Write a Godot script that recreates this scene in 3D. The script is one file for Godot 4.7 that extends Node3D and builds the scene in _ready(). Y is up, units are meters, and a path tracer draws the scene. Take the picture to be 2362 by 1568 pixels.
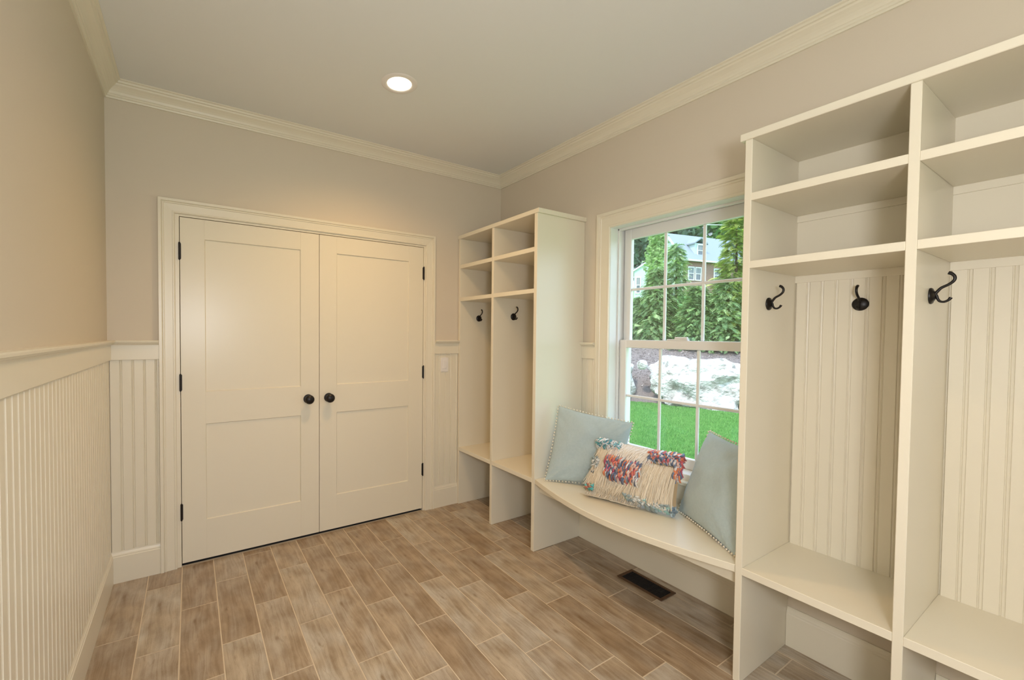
extends Node3D

# ---------------------------------------------------------------- room measures (metres; back wall z = 0, window wall x = 0, y up)
const W := 2.651      # room width
const L := 5.1        # room length
const H := 2.708      # ceiling height
const DEPTH := 0.4275 # locker depth
const RAIL := 1.331   # top of the chair rail
const BASE := 0.174   # baseboard height
const GRADE := -0.4   # lawn level outside

var rng := RandomNumberGenerator.new()
var M := {}

# ---------------------------------------------------------------- mesh builder
class MB:
	var v := PackedVector3Array()
	var n := PackedVector3Array()
	var t := PackedVector2Array()
	var c := PackedColorArray()
	var col := Color.WHITE

	func vert(p: Vector3, nn: Vector3, uv: Vector2) -> void:
		v.append(p); n.append(nn); t.append(uv); c.append(col)

	func tri(a: Vector3, b: Vector3, d: Vector3, nn: Vector3) -> void:
		tri_s(a, b, d, nn, nn, nn)

	func tri_s(a: Vector3, b: Vector3, d: Vector3, na: Vector3, nb: Vector3, nd: Vector3, ua := Vector2.ZERO, ub := Vector2.ZERO, ud := Vector2.ZERO) -> void:
		if (b - a).cross(d - a).dot(na + nb + nd) > 0.0:
			vert(a, na, ua); vert(d, nd, ud); vert(b, nb, ub)
		else:
			vert(a, na, ua); vert(b, nb, ub); vert(d, nd, ud)

	func quad(a: Vector3, b: Vector3, d: Vector3, e: Vector3, nn: Vector3) -> void:
		tri(a, b, d, nn); tri(a, d, e, nn)

	# quad with its own normal, turned towards the hint
	func flat(a: Vector3, b: Vector3, d: Vector3, e: Vector3, hint: Vector3) -> void:
		var nn := (d - a).cross(e - b).normalized()
		if nn.dot(hint) < 0.0: nn = -nn
		quad(a, b, d, e, nn)

	func box(lo: Vector3, hi: Vector3, bev := 0.0015) -> void:
		var ctr := (lo + hi) * 0.5
		var h := (hi - lo).abs() * 0.5
		var b := minf(bev, minf(h.x, minf(h.y, h.z)) * 0.9)
		var ax := [Vector3.RIGHT, Vector3.UP, Vector3.BACK]
		var pt := func(s: Vector3, k: int) -> Vector3:
			var q := h - Vector3.ONE * b
			q[k] = h[k]
			return ctr + s * q
		for k in 3:
			var i := (k + 1) % 3
			var j := (k + 2) % 3
			for s in [-1.0, 1.0]:
				var q := []
				for w in [[-1.0, -1.0], [1.0, -1.0], [1.0, 1.0], [-1.0, 1.0]]:
					var sg := Vector3.ZERO
					sg[k] = s; sg[i] = w[0]; sg[j] = w[1]
					q.append(pt.call(sg, k))
				quad(q[0], q[1], q[2], q[3], ax[k] * s)
			if b <= 0.00001: continue
			for si in [-1.0, 1.0]:
				for sj in [-1.0, 1.0]:
					var lo_s := Vector3.ZERO
					lo_s[i] = si; lo_s[j] = sj; lo_s[k] = -1.0
					var hi_s := lo_s
					hi_s[k] = 1.0
					quad(pt.call(lo_s, i), pt.call(hi_s, i), pt.call(hi_s, j), pt.call(lo_s, j), (ax[i] * si + ax[j] * sj).normalized())
		if b > 0.00001:
			for sx in [-1.0, 1.0]:
				for sy in [-1.0, 1.0]:
					for sz in [-1.0, 1.0]:
						var s := Vector3(sx, sy, sz)
						tri(pt.call(s, 0), pt.call(s, 1), pt.call(s, 2), s.normalized())

	# profile (counter-clockwise, x along out, y along up) pushed along a straight line, mitred at both ends
	func extrude(prof: PackedVector2Array, o: Vector3, out: Vector3, up: Vector3, along: Vector3, length: float, m0 := Vector2.ZERO, m1 := Vector2.ZERO) -> void:
		var a := PackedVector3Array()
		var b := PackedVector3Array()
		for p in prof:
			var q := o + out * p.x + up * p.y
			a.append(q + along * m0.dot(p))
			b.append(q + along * (length - m1.dot(p)))
		var k := prof.size()
		for i in k:
			var j := (i + 1) % k
			var d := prof[j] - prof[i]
			quad(a[i], b[i], b[j], a[j], (out * d.y - up * d.x).normalized())
		var ix := Geometry2D.triangulate_polygon(prof)
		for i in range(0, ix.size(), 3):
			tri(a[ix[i]], a[ix[i + 1]], a[ix[i + 2]], -along)
			tri(b[ix[i]], b[ix[i + 1]], b[ix[i + 2]], along)

	# profile of (radius, height) turned round an axis
	func lathe(prof: PackedVector2Array, o: Vector3, axis: Vector3, seg := 24) -> void:
		var side := axis.cross(Vector3.UP if absf(axis.y) < 0.9 else Vector3.RIGHT).normalized()
		var other := axis.cross(side)
		var nr := []
		for i in prof.size():
			var d := prof[mini(i + 1, prof.size() - 1)] - prof[maxi(i - 1, 0)]
			nr.append(Vector2(d.y, -d.x).normalized())
		for s in seg:
			var d0 := side * cos(TAU * s / seg) + other * sin(TAU * s / seg)
			var d1 := side * cos(TAU * (s + 1) / seg) + other * sin(TAU * (s + 1) / seg)
			for i in prof.size() - 1:
				var p := prof[i]
				var q := prof[i + 1]
				var np: Vector2 = nr[i]
				var nq: Vector2 = nr[i + 1]
				var a := o + d0 * p.x + axis * p.y
				var b := o + d1 * p.x + axis * p.y
				var e := o + d1 * q.x + axis * q.y
				var f := o + d0 * q.x + axis * q.y
				var na := d0 * np.x + axis * np.y
				var nb := d1 * np.x + axis * np.y
				var ne := d1 * nq.x + axis * nq.y
				var nf := d0 * nq.x + axis * nq.y
				if p.x > 0.00001: tri_s(a, b, e, na, nb, ne)
				if q.x > 0.00001: tri_s(a, e, f, na, ne, nf)

	func tube(pts: PackedVector3Array, rad: PackedFloat32Array, sides := 10) -> void:
		var rings := []
		var norms := []
		var ref := Vector3(0.31, 0.17, 0.93).normalized()
		for i in pts.size():
			var d := (pts[mini(i + 1, pts.size() - 1)] - pts[maxi(i - 1, 0)]).normalized()
			var x := d.cross(ref).normalized()
			ref = x.cross(d).normalized()
			var ring := PackedVector3Array()
			var rn := PackedVector3Array()
			for s in sides:
				var w := x * cos(TAU * s / sides) + ref * sin(TAU * s / sides)
				ring.append(pts[i] + w * rad[i]); rn.append(w)
			rings.append(ring); norms.append(rn)
		for i in pts.size() - 1:
			for s in sides:
				var u := (s + 1) % sides
				tri_s(rings[i][s], rings[i][u], rings[i + 1][u], norms[i][s], norms[i][u], norms[i + 1][u])
				tri_s(rings[i][s], rings[i + 1][u], rings[i + 1][s], norms[i][s], norms[i + 1][u], norms[i + 1][s])
		for e in [0, pts.size() - 1]:
			var dir: Vector3 = (pts[0] - pts[1]).normalized() if e == 0 else (pts[e] - pts[e - 1]).normalized()
			for s in range(1, sides - 1):
				tri(rings[e][0], rings[e][s], rings[e][s + 1], dir)

	func ball(o: Vector3, r: float, rows := 5, cols := 8) -> void:
		for i in rows:
			var a0 := PI * i / rows
			var a1 := PI * (i + 1) / rows
			for j in cols:
				var b0 := TAU * j / cols
				var b1 := TAU * (j + 1) / cols
				var p := [Vector3(sin(a0) * cos(b0), cos(a0), sin(a0) * sin(b0)), Vector3(sin(a0) * cos(b1), cos(a0), sin(a0) * sin(b1)), Vector3(sin(a1) * cos(b1), cos(a1), sin(a1) * sin(b1)), Vector3(sin(a1) * cos(b0), cos(a1), sin(a1) * sin(b0))]
				if i > 0: tri_s(o + p[0] * r, o + p[1] * r, o + p[2] * r, p[0], p[1], p[2])
				if i < rows - 1: tri_s(o + p[0] * r, o + p[2] * r, o + p[3] * r, p[0], p[2], p[3])

	# grid of points [row][column], smooth, normals turned towards the hint or away from a centre
	func sheet(g: Array, hint: Vector3, from_centre := false, wrap := false) -> void:
		var rows := g.size()
		var cols: int = g[0].size()
		var nr := []
		for i in rows:
			var line := PackedVector3Array()
			for j in cols:
				var j1 := (j + 1) % (cols - 1) if wrap else mini(j + 1, cols - 1)
				var j0 := (j - 1 + cols - 1) % (cols - 1) if wrap else maxi(j - 1, 0)
				var du: Vector3 = g[i][j1] - g[i][j0]
				var dv: Vector3 = g[mini(i + 1, rows - 1)][j] - g[maxi(i - 1, 0)][j]
				var nn := du.cross(dv).normalized()
				var want: Vector3 = (g[i][j] - hint) if from_centre else hint
				if nn.dot(want) < 0.0: nn = -nn
				if nn.length() < 0.5: nn = want.normalized()
				line.append(nn)
			nr.append(line)
		for i in rows - 1:
			for j in cols - 1:
				var ua := Vector2(float(j) / (cols - 1), float(i) / (rows - 1))
				var uc := Vector2(float(j + 1) / (cols - 1), float(i + 1) / (rows - 1))
				tri_s(g[i][j], g[i][j + 1], g[i + 1][j + 1], nr[i][j], nr[i][j + 1], nr[i + 1][j + 1], ua, Vector2(uc.x, ua.y), uc)
				tri_s(g[i][j], g[i + 1][j + 1], g[i + 1][j], nr[i][j], nr[i + 1][j + 1], nr[i + 1][j], ua, uc, Vector2(ua.x, uc.y))

	func mesh() -> ArrayMesh:
		var a := []
		a.resize(Mesh.ARRAY_MAX)
		a[Mesh.ARRAY_VERTEX] = v
		a[Mesh.ARRAY_NORMAL] = n
		a[Mesh.ARRAY_TEX_UV] = t
		a[Mesh.ARRAY_COLOR] = c
		var m := ArrayMesh.new()
		m.add_surface_from_arrays(Mesh.PRIMITIVE_TRIANGLES, a)
		return m

# ---------------------------------------------------------------- nodes
func tag(o: Node, label: String, category: String, group := "", kind := "") -> void:
	o.set_meta("label", label)
	o.set_meta("category", category)
	if group: o.set_meta("group", group)
	if kind: o.set_meta("kind", kind)

func numbered(called: String, parent: Node) -> String:
	if not parent.has_node(called): return called
	var k := 1
	while parent.has_node("%s_%03d" % [called, k]): k += 1
	return "%s_%03d" % [called, k]

func thing(called: String, at: Vector3, label: String, category: String, group := "", kind := "") -> Node3D:
	var o := Node3D.new()
	o.name = numbered(called, self)
	add_child(o, true)
	o.position = at
	tag(o, label, category, group, kind)
	return o

# a mesh in room coordinates under a parent (things stand unrotated, so only their place is taken off)
func part(called: String, b: MB, mat: Material, parent: Node = null, label := "") -> MeshInstance3D:
	var o := MeshInstance3D.new()
	var under: Node = parent if parent else self
	o.name = numbered(called, under) if under.get_child_count() < 60 else called
	o.mesh = b.mesh()
	o.material_override = mat
	under.add_child(o, true)
	if under != self:
		var p := under
		var at := Vector3.ZERO
		while p != self:
			if p is Node3D: at += (p as Node3D).position
			p = p.get_parent()
		o.position = -at
	if label: o.set_meta("label", label)
	return o

func boxes(list: Array, bev := 0.0015) -> MB:
	var b := MB.new()
	for q in list: b.box(q[0], q[1], bev)
	return b

func V(x: float, y: float, z: float) -> Vector3: return Vector3(x, y, z)

func P2(a: Array) -> PackedVector2Array:
	var p := PackedVector2Array()
	for i in range(0, a.size(), 2): p.append(Vector2(a[i], a[i + 1]))
	return p

# ---------------------------------------------------------------- materials
func lin(r: float, g: float, b: float) -> Color: return Color(r, g, b).linear_to_srgb()

func mat(called: String, c: Color, rough := 0.5, metal := 0.0) -> StandardMaterial3D:
	var m := StandardMaterial3D.new()
	m.resource_name = called
	m.albedo_color = c
	m.roughness = rough
	m.metallic = metal
	M[called] = m
	return m

func noise_tex(freq: float, kind: int, size := 256, normal := false, strength := 4.0, sd := 1) -> NoiseTexture2D:
	var n := FastNoiseLite.new()
	n.noise_type = kind
	n.frequency = freq
	n.fractal_octaves = 4
	n.seed = sd
	var t := NoiseTexture2D.new()
	t.noise = n
	t.width = size; t.height = size
	t.seamless = true
	t.as_normal_map = normal
	t.bump_strength = strength
	return t

func triplanar(m: StandardMaterial3D, s: float) -> void:
	m.uv1_triplanar = true
	m.uv1_world_triplanar = true
	m.uv1_scale = Vector3.ONE * s

func ramp(a: Color, b: Color) -> Gradient:
	var g := Gradient.new()
	g.set_color(0, a); g.set_color(1, b)
	return g

func make_materials() -> void:
	mat("trim", lin(0.80, 0.74, 0.595), 0.34)
	mat("door_paint", lin(0.80, 0.74, 0.595), 0.30)
	M.trim.metallic_specular = 0.6
	mat("wall_paint", lin(0.69, 0.61, 0.49), 0.8)
	mat("ceiling_paint", lin(0.80, 0.80, 0.77), 0.9)
	mat("vinyl", lin(0.82, 0.81, 0.78), 0.35)  # vinyl sashes; on the jambs this white stands in for window light
	mat("plastic", lin(0.84, 0.80, 0.76), 0.35)
	mat("black_metal", lin(0.012, 0.009, 0.008), 0.38, 0.3)
	mat("grout", lin(0.68, 0.57, 0.42), 0.9)
	mat("bronze", lin(0.10, 0.048, 0.02), 0.5, 0.3)
	mat("dark", lin(0.01, 0.008, 0.007), 0.9)
	mat("closet", lin(0.05, 0.05, 0.05), 0.9)  # shade under the doors put into the closet floor's colour
	var g := mat("glass", Color(1, 1, 1, 0.04), 0.0)
	g.transparency = BaseMaterial3D.TRANSPARENCY_ALPHA
	var e := mat("lamp_glow", Color.WHITE, 0.5)
	e.emission_enabled = true
	e.emission = Color(1.0, 0.93, 0.80)
	e.emission_energy_multiplier = 6.0
	e = mat("added_globe_glow", Color.WHITE, 0.4)
	e.emission_enabled = true
	e.emission = Color(0.97, 0.98, 1.0)
	e.emission_energy_multiplier = 3.0
	var f := mat("blue_linen", Color.WHITE, 0.9)
	var ft := noise_tex(0.09, FastNoiseLite.TYPE_VALUE, 256, false, 4.0, 5)
	ft.color_ramp = ramp(lin(0.40, 0.50, 0.52), lin(0.47, 0.565, 0.58))
	f.albedo_texture = ft
	f.normal_enabled = true
	f.normal_texture = noise_tex(0.25, FastNoiseLite.TYPE_VALUE, 256, true, 3.0, 6)
	f.normal_scale = 0.4
	triplanar(f, 6.0)
	f.rim_enabled = true; f.rim = 0.3
	mat("pom", lin(0.80, 0.74, 0.60), 0.95)
	mat("ticking", lin(0.50, 0.37, 0.22), 0.95)
	var y := mat("yarn", Color.WHITE, 0.95)
	y.vertex_color_use_as_albedo = true
	# outdoors
	var r := mat("boulder_stone", Color.WHITE, 0.9)
	var rt := noise_tex(0.012, FastNoiseLite.TYPE_SIMPLEX, 512, false, 4.0, 9)
	rt.noise.fractal_octaves = 6
	var rg := Gradient.new()
	rg.offsets = PackedFloat32Array([0.18, 0.40, 0.56, 0.9])
	rg.colors = PackedColorArray([lin(0.24, 0.22, 0.19), lin(0.50, 0.47, 0.42), lin(0.64, 0.61, 0.56), lin(0.70, 0.68, 0.64)])
	rt.color_ramp = rg
	r.albedo_texture = rt
	r.heightmap_enabled = true
	r.heightmap_texture = noise_tex(0.03, FastNoiseLite.TYPE_SIMPLEX, 512, false, 4.0, 10)
	r.heightmap_scale = 4.0
	triplanar(r, 0.6)
	var mu := mat("mulch", Color.WHITE, 0.95)
	var mt := noise_tex(0.08, FastNoiseLite.TYPE_SIMPLEX, 512, false, 4.0, 12)
	mt.color_ramp = ramp(lin(0.09, 0.07, 0.06), lin(0.30, 0.25, 0.23))
	mu.albedo_texture = mt
	triplanar(mu, 0.7)
	var gr := mat("grass_ground", Color.WHITE, 0.95)
	var gt := noise_tex(0.02, FastNoiseLite.TYPE_SIMPLEX, 512, false, 4.0, 14)
	gt.color_ramp = ramp(lin(0.09, 0.29, 0.05), lin(0.23, 0.46, 0.13))
	gr.albedo_texture = gt
	triplanar(gr, 0.5)
	var bl := mat("leaf", Color.WHITE, 0.6)
	bl.vertex_color_use_as_albedo = true
	bl.backlight_enabled = true
	bl.backlight = Color(0.5, 0.55, 0.3)
	bl.cull_mode = BaseMaterial3D.CULL_DISABLED
	mat("bark", lin(0.12, 0.09, 0.07), 0.95)
	mat("shingle", lin(0.25, 0.29, 0.32), 0.9)
	mat("siding", lin(0.46, 0.54, 0.52), 0.8)
	mat("white_trim", lin(0.62, 0.64, 0.63), 0.7)
	mat("window_dark", lin(0.10, 0.12, 0.14), 0.15)
	var br := mat("brick", Color.WHITE, 0.9)
	var bt := noise_tex(0.06, FastNoiseLite.TYPE_CELLULAR, 256, false, 4.0, 15)
	bt.color_ramp = ramp(lin(0.20, 0.11, 0.085), lin(0.32, 0.20, 0.16))
	br.albedo_texture = bt
	triplanar(br, 0.5)
	mat("cable", lin(0.5, 0.5, 0.52), 0.6)
	wood_tiles()

# eight computed faces of wood-look porcelain: grain along v, blotches, streaks and a few knots
func wood_tiles() -> void:
	var w := 112
	var h := 400
	var fine := FastNoiseLite.new(); fine.seed = 3; fine.frequency = 1.0; fine.fractal_octaves = 3
	var slow := FastNoiseLite.new(); slow.seed = 8; slow.frequency = 1.0; slow.fractal_octaves = 4
	var light := Vector3(0.55, 0.455, 0.335)
	var dark := Vector3(0.27, 0.190, 0.112)
	var grey := Vector3(0.56, 0.505, 0.42)
	M.tiles = []
	for k in 8:
		var im := Image.create(w, h, false, Image.FORMAT_RGB8)
		var o := k * 371.0
		var kx := 20.0 + 70.0 * absf(slow.get_noise_2d(o, 3.0))* 1.6
		var ky := 60.0 + 280.0 * absf(slow.get_noise_2d(3.0, o)) * 1.6
		for j in h:
			for i in w:
				var x := float(i)
				var z := float(j)
				var dk := Vector2((x - kx) / 6.0, (z - ky) / 14.0).length()
				var bend := 6.0 * exp(-dk * dk * 0.25)
				var warp := slow.get_noise_2d(x * 0.010 + o, z * 0.0030) * 13.0
				var grain := fine.get_noise_2d((x + warp + bend) * 0.075 + o, z * 0.0022 + o)
				var streak := fine.get_noise_2d((x + warp * 0.6) * 0.30 - o, z * 0.0045)
				var speck := fine.get_noise_2d(x * 0.30 + o, z * 0.24)
				var blot := slow.get_noise_2d(x * 0.014 - o, z * 0.0075 + o)
				var vein := maxf(0.0, 1.0 - absf(fine.get_noise_2d((x + warp) * 0.030 - o, z * 0.0040 - o)) * 14.0) * clampf(0.3 + blot * 3.0, 0.0, 1.0)
				var a := clampf(0.60 + grain * 0.36 + streak * 0.17 + blot * 0.55 + speck * 0.17 - 0.5 * exp(-dk * dk * 1.5) - 0.28 * vein, 0.0, 1.0)
				var gy := clampf(0.5 + slow.get_noise_2d(x * 0.010 + o * 2.0, z * 0.004 - o) * 1.7, 0.0, 1.0)
				var c := dark.lerp(light.lerp(grey, gy), a)
				im.set_pixel(i, j, Color(c.x, c.y, c.z).linear_to_srgb())
		var tex := ImageTexture.create_from_image(im)
		for tone in [Color(1, 1, 1), Color(0.90, 0.86, 0.82), Color(0.96, 0.94, 0.92)]:
			var m := StandardMaterial3D.new()
			m.resource_name = "wood_tile"
			m.albedo_texture = tex
			m.albedo_color = tone
			m.roughness = 0.34
			m.metallic_specular = 0.6
			M.tiles.append(m)

# ---------------------------------------------------------------- start
func _ready() -> void:
	rng.seed = 7
	# camera, found by fitting the room's corners
	var cam := Camera3D.new()
	cam.name = "camera"
	cam.position = V(-2.27, 1.3787, 2.9609)
	cam.basis = Basis.from_euler(Vector3(-0.02551, -0.557235, 0.0080575))
	cam.projection = Camera3D.PROJECTION_FRUSTUM
	cam.near = 0.05
	cam.far = 300.0
	cam.size = 2.0 * 0.05 * 784.0 / 989.8076
	cam.frustum_offset = Vector2(125.214 / 989.8076, 12.147 / 989.8076) * 0.05
	cam.keep_aspect = Camera3D.KEEP_HEIGHT
	add_child(cam)
	cam.current = true
	# sky and exposure
	var env := Environment.new()
	env.background_mode = Environment.BG_SKY
	var sky := Sky.new()
	var sm := ProceduralSkyMaterial.new()
	sm.sky_top_color = Color(0.72, 0.84, 0.97)
	sm.sky_horizon_color = Color(0.93, 0.97, 1.0)
	sm.ground_bottom_color = Color(0.35, 0.42, 0.30)
	sm.ground_horizon_color = Color(0.55, 0.62, 0.50)
	sm.sky_energy_multiplier = 1.75
	sm.ground_energy_multiplier = 0.8
	sky.sky_material = sm
	env.sky = sky
	env.tonemap_mode = Environment.TONE_MAPPER_LINEAR
	env.tonemap_exposure = 1.11
	env.sdfgi_enabled = true
	env.ssao_enabled = true
	env.ssil_enabled = true
	var we := WorldEnvironment.new()
	we.name = "world_environment"
	we.environment = env
	add_child(we)
	# hazy sun from behind the house, over the roof: it lights the boulders' near faces and never enters the room
	var sun := DirectionalLight3D.new()
	sun.name = "sun"
	sun.light_color = Color(1.0, 0.97, 0.92)
	sun.light_energy = 1.0
	sun.light_angular_distance = 6.0
	sun.shadow_enabled = true
	sun.look_at_from_position(Vector3.ZERO, Vector3(0.62, -0.95, -0.18), Vector3.UP)
	add_child(sun)

	make_materials()
	shell()
	floor_tiles()
	trims()
	wainscot()
	doors()
	window()
	added_rear_window()
	lockers()
	bench()
	cushions()
	small_things()
	downlights()
	garden()
	neighbours()

# ---------------------------------------------------------------- setting
func structure(called: String, b: MB, m: Material, label: String, category: String) -> MeshInstance3D:
	var o := part(called, b, m)
	tag(o, label, category, "", "structure")
	return o

func shell() -> void:
	var t := 0.16
	# back wall with the closet opening
	structure("wall_back", boxes([
		[V(-W - t, -0.2, -t), V(-2.3385, H, 0)], [V(-0.7225, -0.2, -t), V(t, H, 0)], [V(-2.3385, 2.062, -t), V(-0.7225, H, 0)],
		[V(-2.5, -0.2, -0.72), V(-0.56, 2.2, -0.70)], [V(-2.5, -0.2, -0.70), V(-2.48, 2.2, -t)], [V(-0.58, -0.2, -0.70), V(-0.56, 2.2, -t)], [V(-2.5, 2.18, -0.70), V(-0.56, 2.2, -t)]], 0.0), M.wall_paint,
		"greige wall with the closed double doors and a strip of white wainscot either side", "wall")
	part("shaded_closet_floor", boxes([[V(-2.5, -0.2, -0.70), V(-0.56, -0.004, -0.012)]], 0.0), M.closet, get_node("wall_back"))  # floor coloured dark to paint the shade in the gap under the doors
	# window wall: opening z 1.146..1.944, y 0.60..2.063
	structure("wall_right", boxes([
		[V(0, -0.2, -t), V(t, H, 1.146)], [V(0, -0.2, 1.944), V(t, H, L + t)], [V(0, -0.2, 1.146), V(t, 0.60, 1.944)], [V(0, 2.063, 1.146), V(t, H, 1.944)]], 0.0), M.wall_paint,
		"greige wall holding the garden window, with white lockers along it", "wall")
	structure("wall_left", boxes([[V(-W - t, -0.2, 0), V(-W, H, L + t)]], 0.0), M.wall_paint,
		"greige wall above long beadboard wainscot, facing the lockers", "wall")
	structure("wall_front", boxes([
		[V(-W, -0.2, L), V(-2.54, H, L + t)], [V(-1.44, -0.2, L), V(0, H, L + t)], [V(-2.54, -0.2, L), V(-1.44, 0.80, L + t)], [V(-2.54, 2.06, L), V(-1.44, H, L + t)]], 0.0), M.wall_paint,
		"greige wall behind the viewer with an added small window", "wall")
	structure("ceiling", boxes([[V(-W - t, H, -t), V(t, H + 0.2, L + t)]], 0.0), M.ceiling_paint,
		"flat off-white painted ceiling with a recessed light", "ceiling")

func floor_tiles() -> void:
	var f := structure("floor", boxes([[V(-W, -0.2, -0.02), V(0, -0.0012, L)]], 0.0), M.grout,
		"floor of wood-look plank tiles in beige and brown with pale grout lines", "floor")
	# first joint of each row counted from the wall with the beadboard; rows are 0.159 apart
	var first := [0.567, 0.186, 0.470, 0.284, 0.055, 0.325, 0.70, 0.35, 1.168, 0.868, 0.466, 0.678, 0.814, 0.693, 0.388, 0.535, 0.29]
	var pitch := 0.159
	var length := 0.553
	var g := 0.0016
	for r in 18:
		var x0 := -2.637 + pitch * r + g
		var x1 := x0 + pitch - 2.0 * g
		x0 = maxf(x0, -W + 0.001)
		x1 = minf(x1, -0.001)
		if x1 - x0 < 0.01: continue
		var z := fmod(float(first[mini(r, 16)]), length) - length
		while z < L:
			var z0 := maxf(z + g, 0.0)
			var z1 := minf(z + length - g, L - 0.001)
			if z1 - z0 > 0.01:
				var b := MB.new()
				tile(b, x0, x1, z0, z1, z, rng.randf_range(-0.0003, 0.0003))
				part("plank_tile", b, M.tiles[rng.randi() % M.tiles.size()], f)
			z += length

func tile(b: MB, x0: float, x1: float, z0: float, z1: float, zs: float, dy: float) -> void:
	var e := 0.0012
	var y := dy
	var lo := -0.003
	var p := [V(x0 + e, y, z0 + e), V(x1 - e, y, z0 + e), V(x1 - e, y, z1 - e), V(x0 + e, y, z1 - e)]
	var q := [V(x0, lo, z0), V(x1, lo, z0), V(x1, lo, z1), V(x0, lo, z1)]
	var uv := func(a: Vector3) -> Vector2: return Vector2((a.x - x0) / 0.156, (a.z - zs) / 0.55)
	b.tri_s(p[0], p[1], p[2], Vector3.UP, Vector3.UP, Vector3.UP, uv.call(p[0]), uv.call(p[1]), uv.call(p[2]))
	b.tri_s(p[0], p[2], p[3], Vector3.UP, Vector3.UP, Vector3.UP, uv.call(p[0]), uv.call(p[2]), uv.call(p[3]))
	var ns := [V(0, 0.3, -1).normalized(), V(1, 0.3, 0).normalized(), V(0, 0.3, 1).normalized(), V(-1, 0.3, 0).normalized()]
	for i in 4:
		var j := (i + 1) % 4
		b.tri_s(p[i], p[j], q[j], ns[i], ns[i], ns[i], uv.call(p[i]), uv.call(p[j]), uv.call(p[j]))
		b.tri_s(p[i], q[j], q[i], ns[i], ns[i], ns[i], uv.call(p[i]), uv.call(p[j]), uv.call(p[i]))

func trims() -> void:
	# crown moulding: out from the wall, up towards the ceiling
	var crown := P2([0, -0.085, 0.009, -0.085, 0.011, -0.077, 0.016, -0.074, 0.017, -0.066, 0.021, -0.063, 0.026, -0.053, 0.034, -0.043, 0.044, -0.034, 0.054, -0.027, 0.058, -0.020, 0.066, -0.018, 0.068, -0.009, 0.077, -0.006, 0.077, 0, 0, 0])
	var m := Vector2(1, 0)
	var b := MB.new()
	b.extrude(crown, V(-W, H, 0), Vector3.BACK, Vector3.UP, Vector3.RIGHT, W, m, m)
	structure("trim_1", b, M.trim, "white crown moulding above the double doors", "crown moulding")
	b = MB.new()
	b.extrude(crown, V(0, H, 0), Vector3.LEFT, Vector3.UP, Vector3.BACK, L, m, m)
	structure("trim_2", b, M.trim, "white crown moulding above the window and lockers", "crown moulding")
	b = MB.new()
	b.extrude(crown, V(-W, H, 0), Vector3.RIGHT, Vector3.UP, Vector3.BACK, L, m, m)
	structure("trim_3", b, M.trim, "white crown moulding above the long wainscot wall", "crown moulding")
	b = MB.new()
	b.extrude(crown, V(-W, H, L), Vector3.FORWARD, Vector3.UP, Vector3.RIGHT, W, m, m)
	structure("trim_4", b, M.trim, "white crown moulding on the wall behind the viewer", "crown moulding")
	# baseboards
	var base := P2([0, 0, 0.0163, 0, 0.0163, 0.143, 0.0135, 0.147, 0.0135, 0.153, 0.0105, 0.158, 0.0075, 0.166, 0.006, BASE, 0, BASE])
	b = MB.new()
	b.extrude(base, V(-W, 0, 0), Vector3.BACK, Vector3.UP, Vector3.RIGHT, W - 2.4216, m, Vector2.ZERO)
	b.extrude(base, V(-0.6451, 0, 0), Vector3.BACK, Vector3.UP, Vector3.RIGHT, 0.6451 - DEPTH - 0.001)
	structure("baseboard_back", b, M.trim, "white baseboard beside the double doors", "baseboard")
	b = MB.new()
	for s in [[0.035, 0.456], [0.483, 0.905], [0.935, 2.113], [2.140, 2.565], [2.592, 3.017], [3.045, L]]:
		b.extrude(base, V(0, 0, s[0]), Vector3.LEFT, Vector3.UP, Vector3.BACK, s[1] - s[0])
	structure("baseboard_right", b, M.trim, "white baseboard running under the bench and locker seats", "baseboard")
	b = MB.new()
	b.extrude(base, V(-W, 0, 0), Vector3.RIGHT, Vector3.UP, Vector3.BACK, L, m, Vector2.ZERO)
	structure("baseboard_left", b, M.trim, "white baseboard below the long beadboard wainscot", "baseboard")
	# casings of the closet doors and of the window
	var cs := P2([0, 0, 0, 0.009, 0.004, 0.013, 0.010, 0.013, 0.012, 0.011, 0.050, 0.014, 0.053, 0.018, 0.058, 0.018, 0.061, 0.015, 0.064, 0.021, 0.0775, 0.022, 0.079, 0.020, 0.079, 0])
	casing("trim_3d", cs)

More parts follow.
